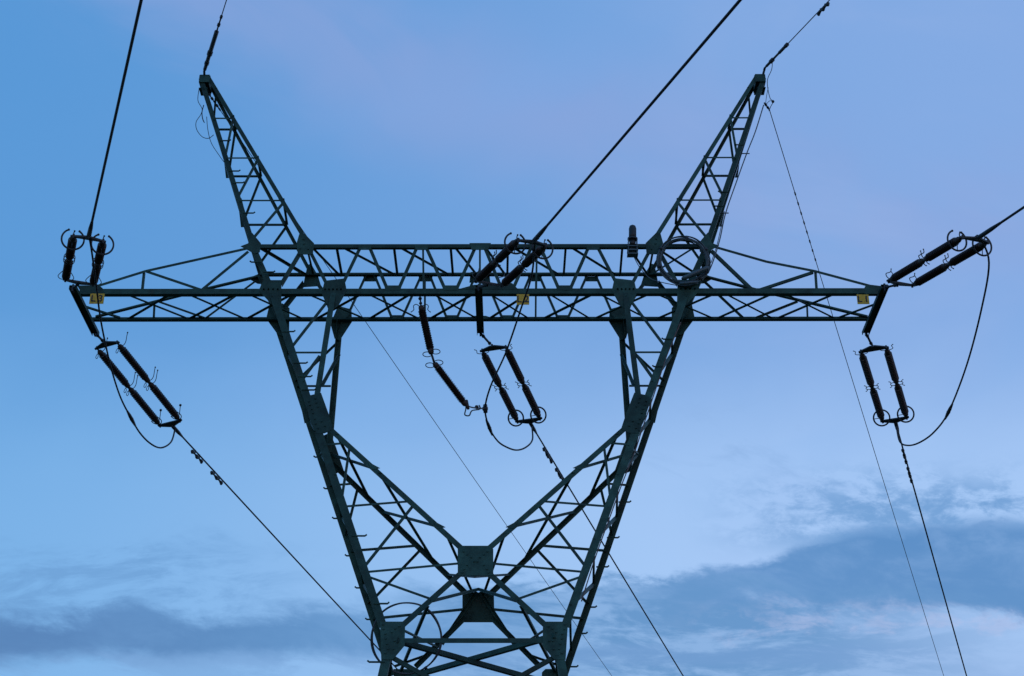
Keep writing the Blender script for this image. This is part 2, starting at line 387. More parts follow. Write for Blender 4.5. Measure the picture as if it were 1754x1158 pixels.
# --- rest of the body, down to the ground
lvl = [P('LF',663,1120).z, 8.2, 5.6, 2.9, .35]
xa = abs(P('LF',663,1120).x)
hx = lambda z: xa + .165*(lvl[0]-z); hy = lambda z: DB + KT*(ZB-z)
for s in (-1, 1):
    for t in (-1, 1):
        member('main_leg', Vector((s*hx(lvl[0]), t*hy(lvl[0]), lvl[0])), Vector((s*hx(0), t*hy(0), -.0)), (0, t, 0), .17, s*t, off=-.002)
for i in range(4):
    z1, z2 = lvl[i], lvl[i+1]
    for t in (-1, 1):
        for s in (-1, 1):
            member('brace', Vector((s*hx(z1), t*hy(z1), z1)), Vector((-s*hx(z2), t*hy(z2), z2)), (0, t, 0), .085, s)
            member('brace', Vector((t*hx(z1), s*hy(z1), z1)), Vector((t*hx(z2), -s*hy(z2), z2)), (t, 0, 0), .085, s)
        if i: member('brace', Vector((-hx(z1), t*hy(z1), z1)), Vector((hx(z1), t*hy(z1), z1)), (0, t, 0), .07)
braces.sort(key=lambda q: -q[0])
for L_, A, B, n, wd, side, off in braces[:100]:
    b = nb(); angle(b, A, B, n, wd, side, off=off); link('brace', b, M_ST, T)
b = nb()
for L_, A, B, n, wd, side, off in braces[100:]: angle(b, A, B, n, wd, side, off=off)
o = link('short_bracing', b, M_ST, T); o['kind'] = 'stuff'
# --- gusset plates
def grid(x0, y0, x1, y1, nx, ny, sh=0): return [(x0+(x1-x0)*i/(nx-1)+(sh if j % 2 else 0), y0+(y1-y0)*j/(ny-1)) for i in range(nx) for j in range(ny)]
plate('LF',[(523,683),(527,678),(550,673),(563,709),(571,736),(556,742),(541,743),(529,715)], both=True,
      bolts=[(529,688),(540,683),(531,694),(542,690),(534,701),(545,697),(536,708),(539,718),(551,722),(541,726),(557,730),(545,734),(539,738)])
cb = [(794,945),(800,950),(807,955),(812,962),(800,968),(795,975),(792,981)]
plate('LF',[(790,935),(839,935),(845,941),(845,986),(784,986),(784,940)], bolts=cb+[(1629-x,y) for x,y in cb])
plate('LR',[(792,1015),(846,1015),(847,1066),(792,1066)], bolts=grid(798,1022,806,1058,2,5,2)+grid(832,1022,840,1058,2,5,-2))
plate('LF',[(651,1065),(691,1065),(694,1073),(693,1106),(673,1130),(653,1130)], both=True,
      bolts=[(656,1070),(657,1078),(660,1086),(661,1094),(663,1103),(665,1112),(660,1119),(684,1073),(677,1077),(671,1083),(676,1098),(682,1098),(674,1112)])
plate('LR',[(674,1146),(703,1146),(709,1152),(709,1185),(690,1206),(676,1206)], both=True)
plate('F',[(451,480),(482,480),(482,525),(476,531),(467,523),(443,498)], both=True, bolts=grid(452,496,476,496,4,2)+[(466,508),(468,516),(470,523)])
plate('F',[(556,481),(590,477),(594,498),(580,523),(569,531),(562,529),(551,502)], both=True, bolts=grid(557,496,584,496,5,2)+[(570,507),(568,515),(567,523)])
plate('F',[(432,399),(447,417),(445,432),(436,435),(420,426),(412,422),(425,417)], both=True)
plate('F',[(513,400),(521,400),(538,417),(536,436),(510,436),(508,417)], both=True, bolts=[(520,410),(521,418),(514,426),(528,427)])
plate('R',[(456,546),(475,572),(495,581),(496,528),(484,520),(462,520)], both=True)
plate('R',[(579,524),(602,530),(603,551),(582,583),(573,580),(566,555)], both=True)
plate('R',[(522,476),(527,454),(533,452),(545,473),(550,490),(519,492)], both=True)
plate('R',[(425,477),(446,468),(456,476),(455,487),(441,486)], both=True)
plate('LR',[(549,748),(566,741),(576,767),(589,806),(573,812),(562,808)], both=True)
for x in (673,772,967): plate('F',[(x-15,489),(x+15,489),(x+13,497),(x-13,497)])
for x in (625,722,918,1016): plate('F',[(x-12,419),(x+12,419),(x+10,428),(x-10,428)])
for x in (634.5,729,916,1013): plate('R',[(x-12,474),(x+12,474),(x+10,482),(x-10,482)])
for x in (680,774,869,964): plate('R',[(x-10,540),(x+10,540),(x+12,547),(x-12,547)])
plate('F',[(783,496),(812,488),(877,485),(888,496)]); plate('F',[(804,416.5),(841,416.5),(836,428),(808,428)])
plate('R',[(806,466),(838,466),(840,484),(804,484)]); plate('R',[(795,547),(812,541),(832,541),(850,547)])
plate('F',[(132,489),(170,489),(176,494),(176,503),(141,504)], name='tip_plate'); plate('F',[(1480,494),(1484,487),(1517,491),(1512,504),(1480,503)], name='tip_plate')
# small splice noses that stick out past the legs
def nose(pl, a, b_, c_, both=True): plate(pl, [a, b_, c_], both=both, name='splice_plate')
for (x, y) in ((399.5,198),(441,268),(483,341)): nose('PF', (x-13,y-22), (x+1,y+1), (x-5,y+3))
for (x, y) in ((648,801),(760,902)): nose('LF', (x-18,y-10), (x+3,y+1), (x-12,y+4))
for (x, y) in ((390,303),(415.6,387)): nose('PR', (x-6,y-25), (x+2,y+2), (x-3,y+2))
for (x, y) in ((488.7,610),(523.6,723)): nose('LR', (x-8,y-26), (x+3,y+1), (x-2,y+2))
# --- end beams (front to rear, carrying the strings) : left tip, middle, right tip
def end_beam(x):
    A = Vector((x, -DT, ZB-.08)); B = Vector((x, DT, ZB-.10)); b = nb(); a, u, n = basis(B-A, (0,0,1))
    box(b, A, (a,u,n), (-.06,-.078,-.012), (2*DT+.06,.078,0)); 
    for s in (-1, 1): box(b, A, (a,u,n), (-.06,s*.078-.006,-.10), (2*DT+.06,s*.078+.006,-.012))
    o = link('end_beam', b, M_ST, T)
    for yy in (-DT, DT):
        b = nb(); tube(b, [(x-.07,yy,ZB-.14),(x+.07,yy,ZB-.14)], .035, 8); box(b, Vector((x,yy,ZB-.14)), (Vector((1,0,0)),Vector((0,1,0)),Vector((0,0,1))), (-.02,-.06,-.09), (.02,.06,.09)); link('anchor_lug', b, M_DK, T)
for x in (-9.18, 0.0, 9.18): end_beam(x)
# --- peak heads
for m in (False, True):
    f = mirror if m else (lambda v: v)
    b = nb(); c = f(P(0.0, 352, 141)); X = Vector((1,0,0)); Y = Vector((0,1,0)); Z = Vector((0,0,1)); s = 1 if not m else -1
    box(b, c, (X*s,Y,Z), (-.13,-.17,-.12), (-.115,.17,.10)); box(b, c, (X*s,Y,Z), (.13,-.17,-.22), (.145,.17,.08))
    box(b, c, (X*s,Y,Z), (-.115,-.17,.04), (.13,.17,.055)); box(b, c, (X*s,Y,Z), (-.115,-.185,-.13), (.13,-.17,.10)); box(b, c, (X*s,Y,Z), (-.115,.17,-.28), (.13,.185,.06)); box(b, c, (X*s,Y,Z), (-.115,-.16,-.30), (.10,.16,-.285))
    link('peak_head', b, M_ST, T)
# --- step bolts: left list, right list
def step(pl, x, y, dx, l=.19):
    A = P(pl, x, y); b = nb(); d = Vector((1 if dx > 0 else -1, 0, 0))
    tube(b, [A - d*.10, A + d*l, A + d*(l+.035) + Vector((0,0,.03))], .019, 6); link('step_bolt', b, M_ST, T)
for x, y, d in ((383,241,1),(399,293,1),(406,313,1),(424,365,1),(441,449,-1),(458,466,1)): step('PF', x, y, d, .14)
for x, y, d in ((490,568,1),(511,622,1),(519,645,1),(525,668,1),(611,918,1),(649,1034,1)): step('LF', x, y, d, .17)
for x, y in ((551,783),(568,837),(583,888),(605,952),(622,1007),(640,1061)): step('LR', x, y, -1, .15)
step('LF', 650, 1134, -1, .2)
for x, y, d in ((1268,248,-1),(1240,329,-1),(1231,353,-1)): step('PF', x, y, d, .10)
for x, y in ((1067,860),(1047,921),(1029,971),(1008,1040),(992,1085),(976,1142)): step('LR', x, y, 1, .15)
for x, y in ((1144,581),(1128,628)): step('LF', x, y, -1, .1)
# --- concrete feet
for s in (-1, 1):
    for t in (-1, 1):
        b = nb(); c = Vector((s*hx(0), t*hy(0), 0)); X = Vector((1,0,0)); Y = Vector((0,1,0)); Z = Vector((0,0,1))
        box(b, c, (X,Y,Z), (-.45,-.45,-.3), (.45,.45,.35)); bmesh.ops.bevel(b, geom=b.edges[:], offset=.03, segments=1, affect='EDGES')
        link('footing', b, M_CO, T)

# ------------------------------------------------------------------ line hardware
def unit_mesh():
    """one long-rod insulator along +X, 1.22 m between caps"""
    prof = [(0,.0),(.0,.045),(.05,.05),(.055,.062),(.11,.062)]
    n = 34; x0 = .12; st = (1.22-.24)/n
    for i in range(n):
        r = .094 if i % 2 == 0 else .084
        x = x0 + i*st; prof += [(x,.066),(x+st*.25,.070),(x+st*.62,r),(x+st*.85,r-.003),(x+st*.98,.066)]
    prof += [(1.11,.052),(1.115,.062),(1.165,.062),(1.17,.05),(1.22,.045),(1.22,0)]
    b = nb(); seg = 14; rings = []
    for x, r in prof:
        if r < 1e-4: rings.append([b.verts.new((x,0,0))]); continue
        rings.append([b.verts.new((x, r*math.cos(2*math.pi*k/seg), r*math.sin(2*math.pi*k/seg))) for k in range(seg)])
    for i in range(len(rings)-1):
        p, q = rings[i], rings[i+1]
        for k in range(seg):
            k2 = (k+1) % seg
            if len(p) == 1: b.faces.new((p[0], q[k], q[k2]))
            elif len(q) == 1: b.faces.new((p[k], q[0], p[k2]))
            else: b.faces.new((p[k], q[k], q[k2], p[k2]))
    bmesh.ops.recalc_face_normals(b, faces=b.faces)
    me = bpy.data.meshes.new('insulator_rod'); b.to_mesh(me); b.free(); me.materials.append(M_IN); return me
UNIT = unit_mesh()
def cap_mesh():
    b = nb(); tube(b, [(-.005,0,0),(.0,0,0),(.04,0,0),(.10,0,0),(.115,0,0)], .06, 14, radii=[.03,.05,.066,.07,.06])
    me = bpy.data.meshes.new('end_cap'); bmesh.ops.recalc_face_normals(b, faces=b.faces); b.to_mesh(me); b.free(); me.materials.append(M_CAP)
    for p in me.polygons: p.use_smooth = True
    return me
CAPM = cap_mesh()
def place_unit(A, B, root, side):
    """insulator between A and B, scaled along its length only"""
    a = (B-A); L = a.length; a.normalize(); s = (side - a*side.dot(a)).normalized(); t = a.cross(s)
    M = Matrix((( a.x, s.x, t.x, 0),(a.y, s.y, t.y, 0),(a.z, s.z, t.z, 0),(0,0,0,1)))
    M.translation = A - root.location
    o = bpy.data.objects.new('insulator', UNIT); C.objects.link(o); o.parent = root
    o.matrix_local = M @ Matrix.Diagonal((L/1.22, 1, 1, 1))
    for e, fl in ((0, 1), (1.22, -1)):
        c = bpy.data.objects.new('end_cap', CAPM); C.objects.link(c); c.parent = o
        c.matrix_local = Matrix.Translation((e,0,0)) @ Matrix.Diagonal((fl, 1, fl, 1)) 
    return o
def part(name, bm, mat, root, smooth=True): return link(name, bm, mat, root, origin=root.location, smooth=smooth)
def yoke(root, c, apex, p, a, half, name='yoke_plate'):
    """triangular yoke: edge between the strings, apex to the link or wire"""
    n = a.cross(p).normalized(); b = nb(); t = .018
    pts = [c-p*(half+.06)-a*0, c-p*(half+.06)+(c-apex).normalized()*.05, c+p*(half+.06)+(c-apex).normalized()*.05, c+p*(half+.06), apex+p*.06, apex-p*.06]
    lo_ = [b.verts.new(v-n*t) for v in pts]; hi = [b.verts.new(v+n*t) for v in pts]; k = len(pts)
    b.faces.new(hi); b.faces.new(lo_[::-1])
    for i in range(k): b.faces.new((lo_[i], lo_[(i+1)%k], hi[(i+1)%k], hi[i]))
    for q in (c-p*half, c+p*half, apex): tube(b, [q-n*.045, q+n*.045], .025, 8)
    part(name, b, M_DK, root, False)
def ring(root, c, u, v, r, gap, start, th=.017, name='grading_ring', arms=True):
    b = nb(); n = 36; a0 = start+gap/2; pts = [c + (u*math.cos(a0+(2*math.pi-gap)*i/n) + v*math.sin(a0+(2*math.pi-gap)*i/n))*r for i in range(n+1)]
    tube(b, pts, th, 8)
    if gap > .3: ball(b, pts[0], th*1.3); ball(b, pts[-1], th*1.3)
    if arms: tube(b, [c, c+(pts[n//2]-c)*.98], th*.45, 6)
    part(name, b, M_DK, root)
def horn(root, pts, th=.011, tip=0.0):
    b = nb(); q = spline(pts, 5); tube(b, q, th, 6)
    if tip: ball(b, q[-1], tip)
    part('arcing_horn', b, M_DK, root)
SEP = .30
UP = Vector((0,0,1))
def double_string(label, attach, c1, c2, p, near, style):
    """attach = lug, c1 / c2 = middle of the two strings' ends, p = direction from one string to the other"""
    a = (c2-c1).normalized(); p = (p - a*p.dot(a)).normalized(); n = a.cross(p)
    if n.z < 0: n = -n
    root = thing('insulator_string', label, 'insulator', attach, 'double insulator strings holding the conductors')
    ap1 = c1 - a*.12 + (attach-c1).normalized()*.06
    b = nb(); tube(b, [attach, ap1.lerp(attach,.15)], .028, 8); ball(b, attach.lerp(ap1,.25), .045); ball(b, attach.lerp(ap1,.8), .045); part('link', b, M_DK, root)
    yoke(root, c1 - a*.06, ap1, p, a, SEP)
    ap2 = c2 + a*.16
    yoke(root, c2 + a*.05, ap2, p, a, SEP)
    L = (c2-c1).length; g = .05; ul = (L - 2*g - .07)/2
    for s in (-1, 1):
        q = c1 + p*(s*SEP)
        A1 = q + a*g; B1 = A1 + a*ul; A2 = B1 + a*.07; B2 = A2 + a*ul
        b = nb(); tube(b, [q - a*.05, A1+a*.02], .022, 8); tube(b, [B1-a*.02, A2+a*.02], .03, 8); ball(b, B1+a*.035, .042); tube(b, [B2-a*.02, B2+a*.12], .022, 8); part('joint', b, M_DK, root)
        place_unit(A1, B1, root, p); place_unit(A2, B2, root, p)
        J1 = B1 - a*.02; J2 = A2 + a*.02
        if near:
            u = p; v = n
            ring(root, B2 - a*.10, u, v, .225, 1.0, math.pi/2, .02)
            horn(root, [B2, B2 + v*.06, B2 + v*.11 - a*.01, B2 + v*.15 + p*.01], .012, .02)
            if style == 'hoops':
                for J, sg in ((J1,-1),(J2,1)): ring(root, J + a*(sg*.03), u, v, .115, .9, -math.pi/2, .009, 'arcing_horn', False)
                for t in (-1, 1): horn(root, [A1, A1+p*(t*.10)-v*.03, A1+p*(t*.17)+v*.03, A1+p*(t*.12)+v*.12, A1+p*(t*.08)+v*.17], .009)
            else:
                w_ = UP*.9 + p*.1
                for J, sg in ((J1,-1),(J2,1)):
                    horn(root, [J, J-p*.07+w_*.04, J-p*.10+w_*.12, J-p*.04+w_*.18, J-p*.05+w_*.27], .011, .016)
                    horn(root, [J, J-w_*.09+p*.03, J-w_*.12+p*.08], .010, .014)
                horn(root, [A1, A1-p*.10+w_*.05, A1-p*.13+w_*.15, A1-p*.02+w_*.22, A1+w_*.31], .011, .016)
                horn(root, [A1, A1+w_*.15+p*.04, A1+w_*.24], .009)
        else:
            if style == 'tall':
                for J in (A1+a*.04, J1, J2):
                    horn(root, [J, J+p*.10+UP*.02, J+p*.15+UP*.10, J+p*.16+UP*.25, J+p*.17+UP*.34], .010, .020)
                    horn(root, [J, J-p*.08-UP*.04, J-p*.11-UP*.12, J-p*.07-UP*.16, J-p*.04-UP*.10, J-p*.06-UP*.04], .008)
                ring(root, B2-a*.10, p, a, .135, 2.4, math.pi*.42-math.pi, .011, 'grading_ring', False)
                horn(root, [B2-a*.02, B2-a*.02+UP*.12+p*.04, B2-a*.02+UP*.34+p*.04], .011, .035)
            else:
                for J, sg in ((A1, 1),(J1, -1),(J2, 1)):
                    for t in (-1, 1):
                        horn(root, [J, J+p*(t*.09)+a*(sg*.00), J+p*(t*.15)-a*(sg*.04), J+p*(t*.13)-a*(sg*.13), J+p*(t*.17)-a*(sg*.17)], .009, .013)
                vv = Vector((0,-.45,.89)); vv = (vv - p*vv.dot(p)).normalized(); ring(root, B2-a*.06, p, vv, .20, .0, 0, .021)
    return root, ap2

dr = Vector((0.33293681, 0.92818093, -0.16623249)); dn = Vector((0.33071964, -0.93716327, -0.11112842))
pr = Vector((dr.y, -dr.x, 0)).normalized(); pn = Vector((-dn.y, dn.x, 0)).normalized()
LT = 2.75
ends = {}
def build_string(key, label, at, px1, px2, near, style, l1):
    a0 = Vector(at); c1 = onray(*px1, a0, l1, near); c2 = onray(*px2, c1, LT, near)
    ends[key] = double_string(label, a0, c1, c2, pn if near else pr, near, style)[1]
build_string('L3n','double brown insulator string rising from the left end of the crossarm beside the L3 sign',(-9.18,-DT-.02,ZB-.14),(136,482),(151,410),True,'hoops',.62)
build_string('L2n','double insulator string with open rings crossing in front of the middle of the crossarm',(0,-DT-.02,ZB-.14),(839,484),(910,417),True,'hooks',.75)
build_string('L1n','double insulator string reaching up and out from the right end of the crossarm',(9.18,-DT-.02,ZB-.14),(1545,484),(1668,412),True,'hooks',.60)
build_string('L3r','double insulator string slanting down below the left end of the crossarm with tall horns',(-9.18,DT+.02,ZB-.16),(185,594),(290,723),False,'tall',.62)
build_string('L2r','double insulator string slanting down below the middle of the crossarm',(0,DT+.02,ZB-.16),(847,600),(905,718),False,'claws',.80)
build_string('L1r','double insulator string hanging steeply below the right end of the crossarm',(9.18,DT+.02,ZB-.16),(1497,601),(1532,717),False,'claws',.62)
for k, v in ends.items(): print('END', k, [round(c,2) for c in v])

# --- conductors
def wire_pts(A, d, L, n=40, k=.0002):
    h = Vector((d.x, d.y, 0)); hl = h.length; h.normalize(); sl_ = d.z/hl
    return [A + h*s + UP*(sl_*s + k*s*s) for s in [L*(i/n)**1.5 for i in range(n+1)]]
def at_row(A, d, y, down=True):
    h = Vector((d.x,d.y,0)); hl = h.length; h.normalize(); lo_, hi = .05, 12
    for _ in range(40):
        s = (lo_+hi)/2; q = A + h*s + UP*(d.z/hl*s) - CAM; yy = 579 - FPX*q.dot(_U)/q.dot(_F)
        if (yy < y) == down: lo_ = s
        else: hi = s
    return s
def damper(bm, A, d, L=.26, drop=.095):
    """two-weight damper clamped under the wire"""
    d = d.normalized(); c = A; q = c - UP*drop
    tube(bm, [c + UP*.02, q - UP*.01], .022, 6)
    tube(bm, [q - d*L*.5, q + d*L*.5], .007, 6)
    for s in (-1, 1): 
        e = q + d*(s*L*.5); tube(bm, [e - d*(s*.10), e - d*(s*.02), e + d*(s*.03)], .03, 8, radii=[.025,.044,.038])
        ball(bm, e - UP*.03, .040)
def conductor(label, A, d, r, L, grp, clamp=None, damp=(), name='power_line', sleeve=None):
    root = thing(name, label, 'power line', A, grp); pts = wire_pts(A, d, L)
    b = nb(); tube(b, pts, r, 8); part('wire', b, M_WR, root)
    if clamp:
        b = nb(); dd = (pts[4]-pts[0]).normalized(); tube(b, [A - dd*.05, A + dd*.02, A + dd*clamp*.6, A + dd*clamp], r, 10, radii=[.03, .05, .045, r*1.1]); part('clamp', b, M_DK, root)
    for y_ in damp:
        s = at_row(A, d, y_); b = nb(); h = Vector((d.x,d.y,0)); hl = h.length; h.normalize(); c = A + h*s + UP*(d.z/hl*s + .0002*s*s)
        damper(b, c, d); part('vibration_damper', b, M_DK, root)
    if sleeve:
        b = nb(); h = Vector((d.x,d.y,0)); hl = h.length; h.normalize()
        for s in sleeve:
            c = A + h*s + UP*(d.z/hl*s); tube(b, [c - d*.05, c + d*.05], r*2.0, 8)
        part('spiral_sleeve', b, M_DK, root)
    return root
G1 = 'conductors strung from the tower'; G2 = 'thin earth wires strung from the peaks'
conductor('thick conductor running up out of the picture from the leftmost string', ends['L3n'], dn, .026, 70, G1, .75)
conductor('thick conductor running up and right from the middle of the crossarm', ends['L2n'], dn, .026, 70, G1, .75)
conductor('thick conductor leaving the right edge of the picture from the string at the L1 end', ends['L1n'], dn, .026, 70, G1, .75)
conductor('conductor running down right from below the left end of the crossarm towards the tower leg', ends['L3r'], dr, .021, 160, G1, .5, (772,780,808,817))
conductor('conductor running down right from the middle string behind the tower body', ends['L2r'], dr, .021, 160, G1, .5, (768,780,803,815))
conductor('conductor running steeply down from the string hanging at the right end of the crossarm', ends['L1r'], dr, .021, 160, G1, .5, (770,781,801,814))
# --- earth wires
pkL = P(0.0, 350, 134); pkR = P(0.0, 1306, 130)
def earth_front(label, A, d, parts_r, dmp=()):
    root = thing('earth_wire', label, 'earth wire', A, G2)
    pts = wire_pts(A, d, 80); b = nb(); tube(b, pts, .012, 8); part('wire', b, M_WR, root)
    b = nb(); dd = d.normalized(); x = 0.05
    for ln, r in parts_r:
        tube(b, [A+dd*x, A+dd*(x+ln)], r, 10); x += ln+.015
    tube(b, [A - Vector((0,-.12,.08)), A + dd*.08], .03, 8)
    part('tension_clamp', b, M_DK, root, False)
    for y_ in dmp:
        s = at_row(A, d, y_, False); h = Vector((d.x,d.y,0)); hl = h.length; h.normalize(); b = nb(); damper(b, A + h*s + UP*(d.z/hl*s), d, .22, .05); part('vibration_damper', b, M_DK, root)
    return root
earth_front('thin earth wire with a thick clamp rising from the left peak', pkL + Vector((.02,-.2,.02)), dn, [(.1,.03),(.25,.045),(.1,.06),(.35,.05),(.12,.07),(.95,.055),(.25,.02),(.08,.04),(.25,.02),(.08,.035)])
earth_front('thin earth wire with bolted fittings rising up right from the right peak', pkR + Vector((.0,-.2,.05)), dn, [(.1,.025),(.2,.035),(.12,.055),(.3,.028),(.3,.04),(.1,.05)], (16,8))
eL = P(DB*.3, 378, 190); eR = P(.25, 1318, 188)
conductor('thin earth wire passing down right behind the beam from the left peak', eL, dr, .0095, 170, G2, None, (), 'earth_wire')
conductor('thin earth wire running down from the right peak behind the L1 arm', eR, dr, .0105, 170, G2, None, (), 'earth_wire', sleeve=[3.2,3.6,4.0,4.4,4.8,5.2,5.6,6.0])
def strand(label, cat, pts, r, mat, name, group=None, sub=6, extra=None):
    V = [P(pl, x, y) for pl, x, y in pts]; root = thing(name, label, cat, V[0], group)
    b = nb(); tube(b, spline(V, sub), r, 8); part('cable', b, mat, root)
    if extra: extra(root, V)
    return root
# fittings where the rear earth wires hang
for lab, A, B in (('short dark tension fitting inside the left peak carrying the rear earth wire', P(0.0,357,160), eL), ('short dark tension fitting under the right peak carrying the rear earth wire', P(0.0,1309,176), eR)):
    root = thing('tension_fitting', lab, 'fitting', A); d = (B-A); n_ = 5
    b = nb(); tube(b, [A, B], .014, 8)
    for i in range(n_): 
        c = A + d*((i+.5)/n_); tube(b, [c - d*.07, c + d*.07], .032 if i % 2 else .022, 8)
    part('shackles', b, M_DK, root, False)
# --- jumpers: depth runs evenly from the near clamp to the far clamp
def jumper(label, key, pix, bead, r=.021):
    y0 = ends[key+'n'].y; y1 = ends[key+'r'].y; n = len(pix)
    s = [0]
    for i in range(1, n): s.append(s[-1] + math.hypot(pix[i][0]-pix[i-1][0], pix[i][1]-pix[i-1][1]))
    V = [ends[key+'n'] + dn*.05]
    for i in range(1, n-1):
        t = s[i]/s[-1]; V.append(P(y0 + (y1-y0)*t, *pix[i]))
    V.append(ends[key+'r'] + dr*.12)
    root = thing('jumper_cable', label, 'cable', V[0], 'jumper cables looping from one string to the other')
    q = spline(V, 7); b = nb(); tube(b, q, r, 8); part('cable', b, M_WR, root)
    c = V[bead]; d = (V[bead+1]-V[bead-1]).normalized(); b = nb(); tube(b, [c-d*.30, c-d*.1, c+d*.1, c+d*.30], .03, 8, radii=[r*1.1,.042,.042,r*1.1]); ball(b, c+d*.02, .05); part('splice_sleeve', b, M_DK, root)
    return V
jumper('black jumper cable looping below the left end of the crossarm past the L3 sign','L3',[(153,404),(157,430),(165,490),(172,545),(183,600),(193,640),(207,682),(225,717),(240,742),(258,760),(276,767),(293,757),(304,742)],7)
vj = jumper('black jumper cable drawn aside by the hanging string near the middle of the crossarm','L2',[(920,408),(911,470),(892,530),(866,605),(841,660),(831,700),(838,732),(852,755),(868,766),(885,771),(901,766),(912,753),(918,738)],6)
jumper('longest black jumper cable hanging in a free curve right of the L1 arm','L1',[(1697,402),(1694,450),(1681,530),(1656,625),(1625,705),(1600,740),(1575,758),(1555,763),(1541,756),(1537,745)],4)
# --- single jumper support string
A0 = P(-.45, 719, 506); A1 = P(-.40, 721, 524); B1 = P(-.25, 739, 606); A2 = P(-.22, 744, 622); B2 = P(.35, 798, 694); E = vj[5]
root = thing('insulator_string', 'single kinked insulator string hanging from the beam and pulling the middle jumper aside', 'insulator', A0)
b = nb(); tube(b, [A0+UP*.05, A1], .018, 8); ball(b, A0.lerp(A1,.3), .045); ball(b, A0.lerp(A1,.75), .04); tube(b, [B1, A2], .026, 8); tube(b, spline([B2, B2.lerp(E,.35)-UP*.03, E]), .018, 8)
ball(b, B2.lerp(E,.55), .05); ball(b, E, .075, 10); part('link', b, M_DK, root)
b = nb(); tube(b, [E-UP*.1+Vector((.01,0,0)), E+UP*.1], .05, 8); part('clamp', b, M_DK, root)
Xv = Vector((1,0,0)); place_unit(A1, B1, root, Xv); place_unit(A2, B2, root, Xv)
for c, s in ((B1+UP*.02, 1), (A2-UP*.02, 1)):
    for t in (-1, 1): ring(root, c + Xv*(t*.095) + UP*(t*.035), Xv, Vector((0,-.93,.10)).normalized(), .10, .0, 0, .010, 'arcing_horn', False)
for t in (-1, 1): horn(root, [A1-UP*.05, A1+Xv*(t*.10)+UP*.04, A1+Xv*(t*.17), A1+Xv*(t*.16)-UP*.10, A1+Xv*(t*.22)-UP*.16], .010, .014)
horn(root, [B2, B2-UP*.10, B2-UP*.24-Xv*.02, B2-UP*.26+Xv*.08, B2-UP*.14+Xv*.14, B2-UP*.10+Xv*.32, B2+Xv*.30+UP*.0], .016)
b = nb(); tube(b, [B2-Xv*.02+UP*.1, B2+Xv*.06-UP*.1], .05, 8, radii=[.07,.03]); part('clevis', b, M_CAP, root)

# ------------------------------------------------------------------ phase signs
def sign(txt, label, x0, y0, x1, y1, dep):
    A = P(dep, x0, y0); B = P(dep, x1, y1); c = (A+B)/2; w_ = abs(B.x-A.x); h = abs(A.z-B.z)
    root = thing('phase_sign', label, 'sign', c, 'yellow phase signs under the crossarm')
    X = Vector((1,0,0)); Y = Vector((0,1,0)); b = nb(); box(b, c, (X,Y,UP), (-w_/2,-.004,-h/2), (w_/2,.004,h/2)); bmesh.ops.bevel(b, geom=b.edges[:], offset=.0015, segments=1, affect='EDGES'); part('panel', b, M_YE, root, False)
    cu = bpy.data.curves.new('lettering', 'FONT'); cu.body = txt; cu.align_x = 'CENTER'; cu.align_y = 'CENTER'; cu.size = h*.9; cu.extrude = .002; cu.offset = .0035; cu.space_character = 1.35
    to = bpy.data.objects.new('tmp', cu); C.objects.link(to); dg = bpy.context.evaluated_depsgraph_get(); me = bpy.data.meshes.new_from_object(to.evaluated_get(dg)); bpy.data.objects.remove(to)
    me.materials.clear(); me.materials.append(M_BK); o = bpy.data.objects.new('lettering', me); C.objects.link(o); o.parent = root
    o.location = (0, -.0075, 0); o.rotation_euler = (math.pi/2, 0, 0)
    b = nb()
    for s in (-1, 1): box(b, c + X*(s*w_*.38) + UP*(h/2), (X,Y,UP), (-.012,.006,-.05), (.012,.012,.06))
    part('bracket', b, M_ST, root, False)
sign('L3','yellow sign reading L3 under the left end of the crossarm', 155, 503, 177, 520.5, -DB-.03)
sign('L2','yellow sign reading L2 under the middle of the crossarm', 885, 504, 906.5, 522, -DB-.03)
sign('L1','yellow sign reading L1 under the right end of the crossarm', 1467, 504.5, 1489.5, 521, -DB-.03)

# ------------------------------------------------------------------ black domed device on the top chord
c = P(-DB-.12, 1083.5, 420); root = thing('antenna_unit', 'black domed cylinder in a grey bracket on the top chord left of the right peak', 'antenna', c)
H = lambda y: P(-DB-.12, 1083.5, y)
b = nb(); r = .088; z0 = H(410); z1 = H(386)
tube(b, [z0, z0.lerp(z1,.3), z0.lerp(z1,.75), z0.lerp(z1,.92), z1], r, 20, radii=[r, r, r, r*.8, r*.35]); part('dome', b, M_BK, root)
b = nb(); tube(b, [H(411), H(408.5)], r*1.35, 20); part('flange', b, M_DK, root, False)
b = nb(); tube(b, [H(422), H(411)], r*.85, 16); part('housing', b, M_BK, root)
b = nb()
for sx_ in (-1, 1):
    for sy in (-1, 1):
        q = Vector((sx_*.10, sy*.07, 0)); tube(b, [H(436)+q, H(412)+q], .012, 6)
for y in (437, 430.5, 424): 
    q = H(y); box(b, q, (Vector((1,0,0)),Vector((0,1,0)),UP), (-.125,-.09,-.012), (.125,.09,.012))
box(b, H(430), (Vector((1,0,0)),Vector((0,1,0)),UP), (-.05,-.02,-.05), (.05,.02,.09))
part('bracket', b, M_CB2, root, False)
strand('thin signal cable drooping from the black domed device to the cable coil','cable',[(-.80,1084,436),(-.5,1092,452),(-.5,1102,466),(-.7,1116,478),(-.9,1135,484),(-.95,1160,489)], .010, M_CB, 'signal_cable')

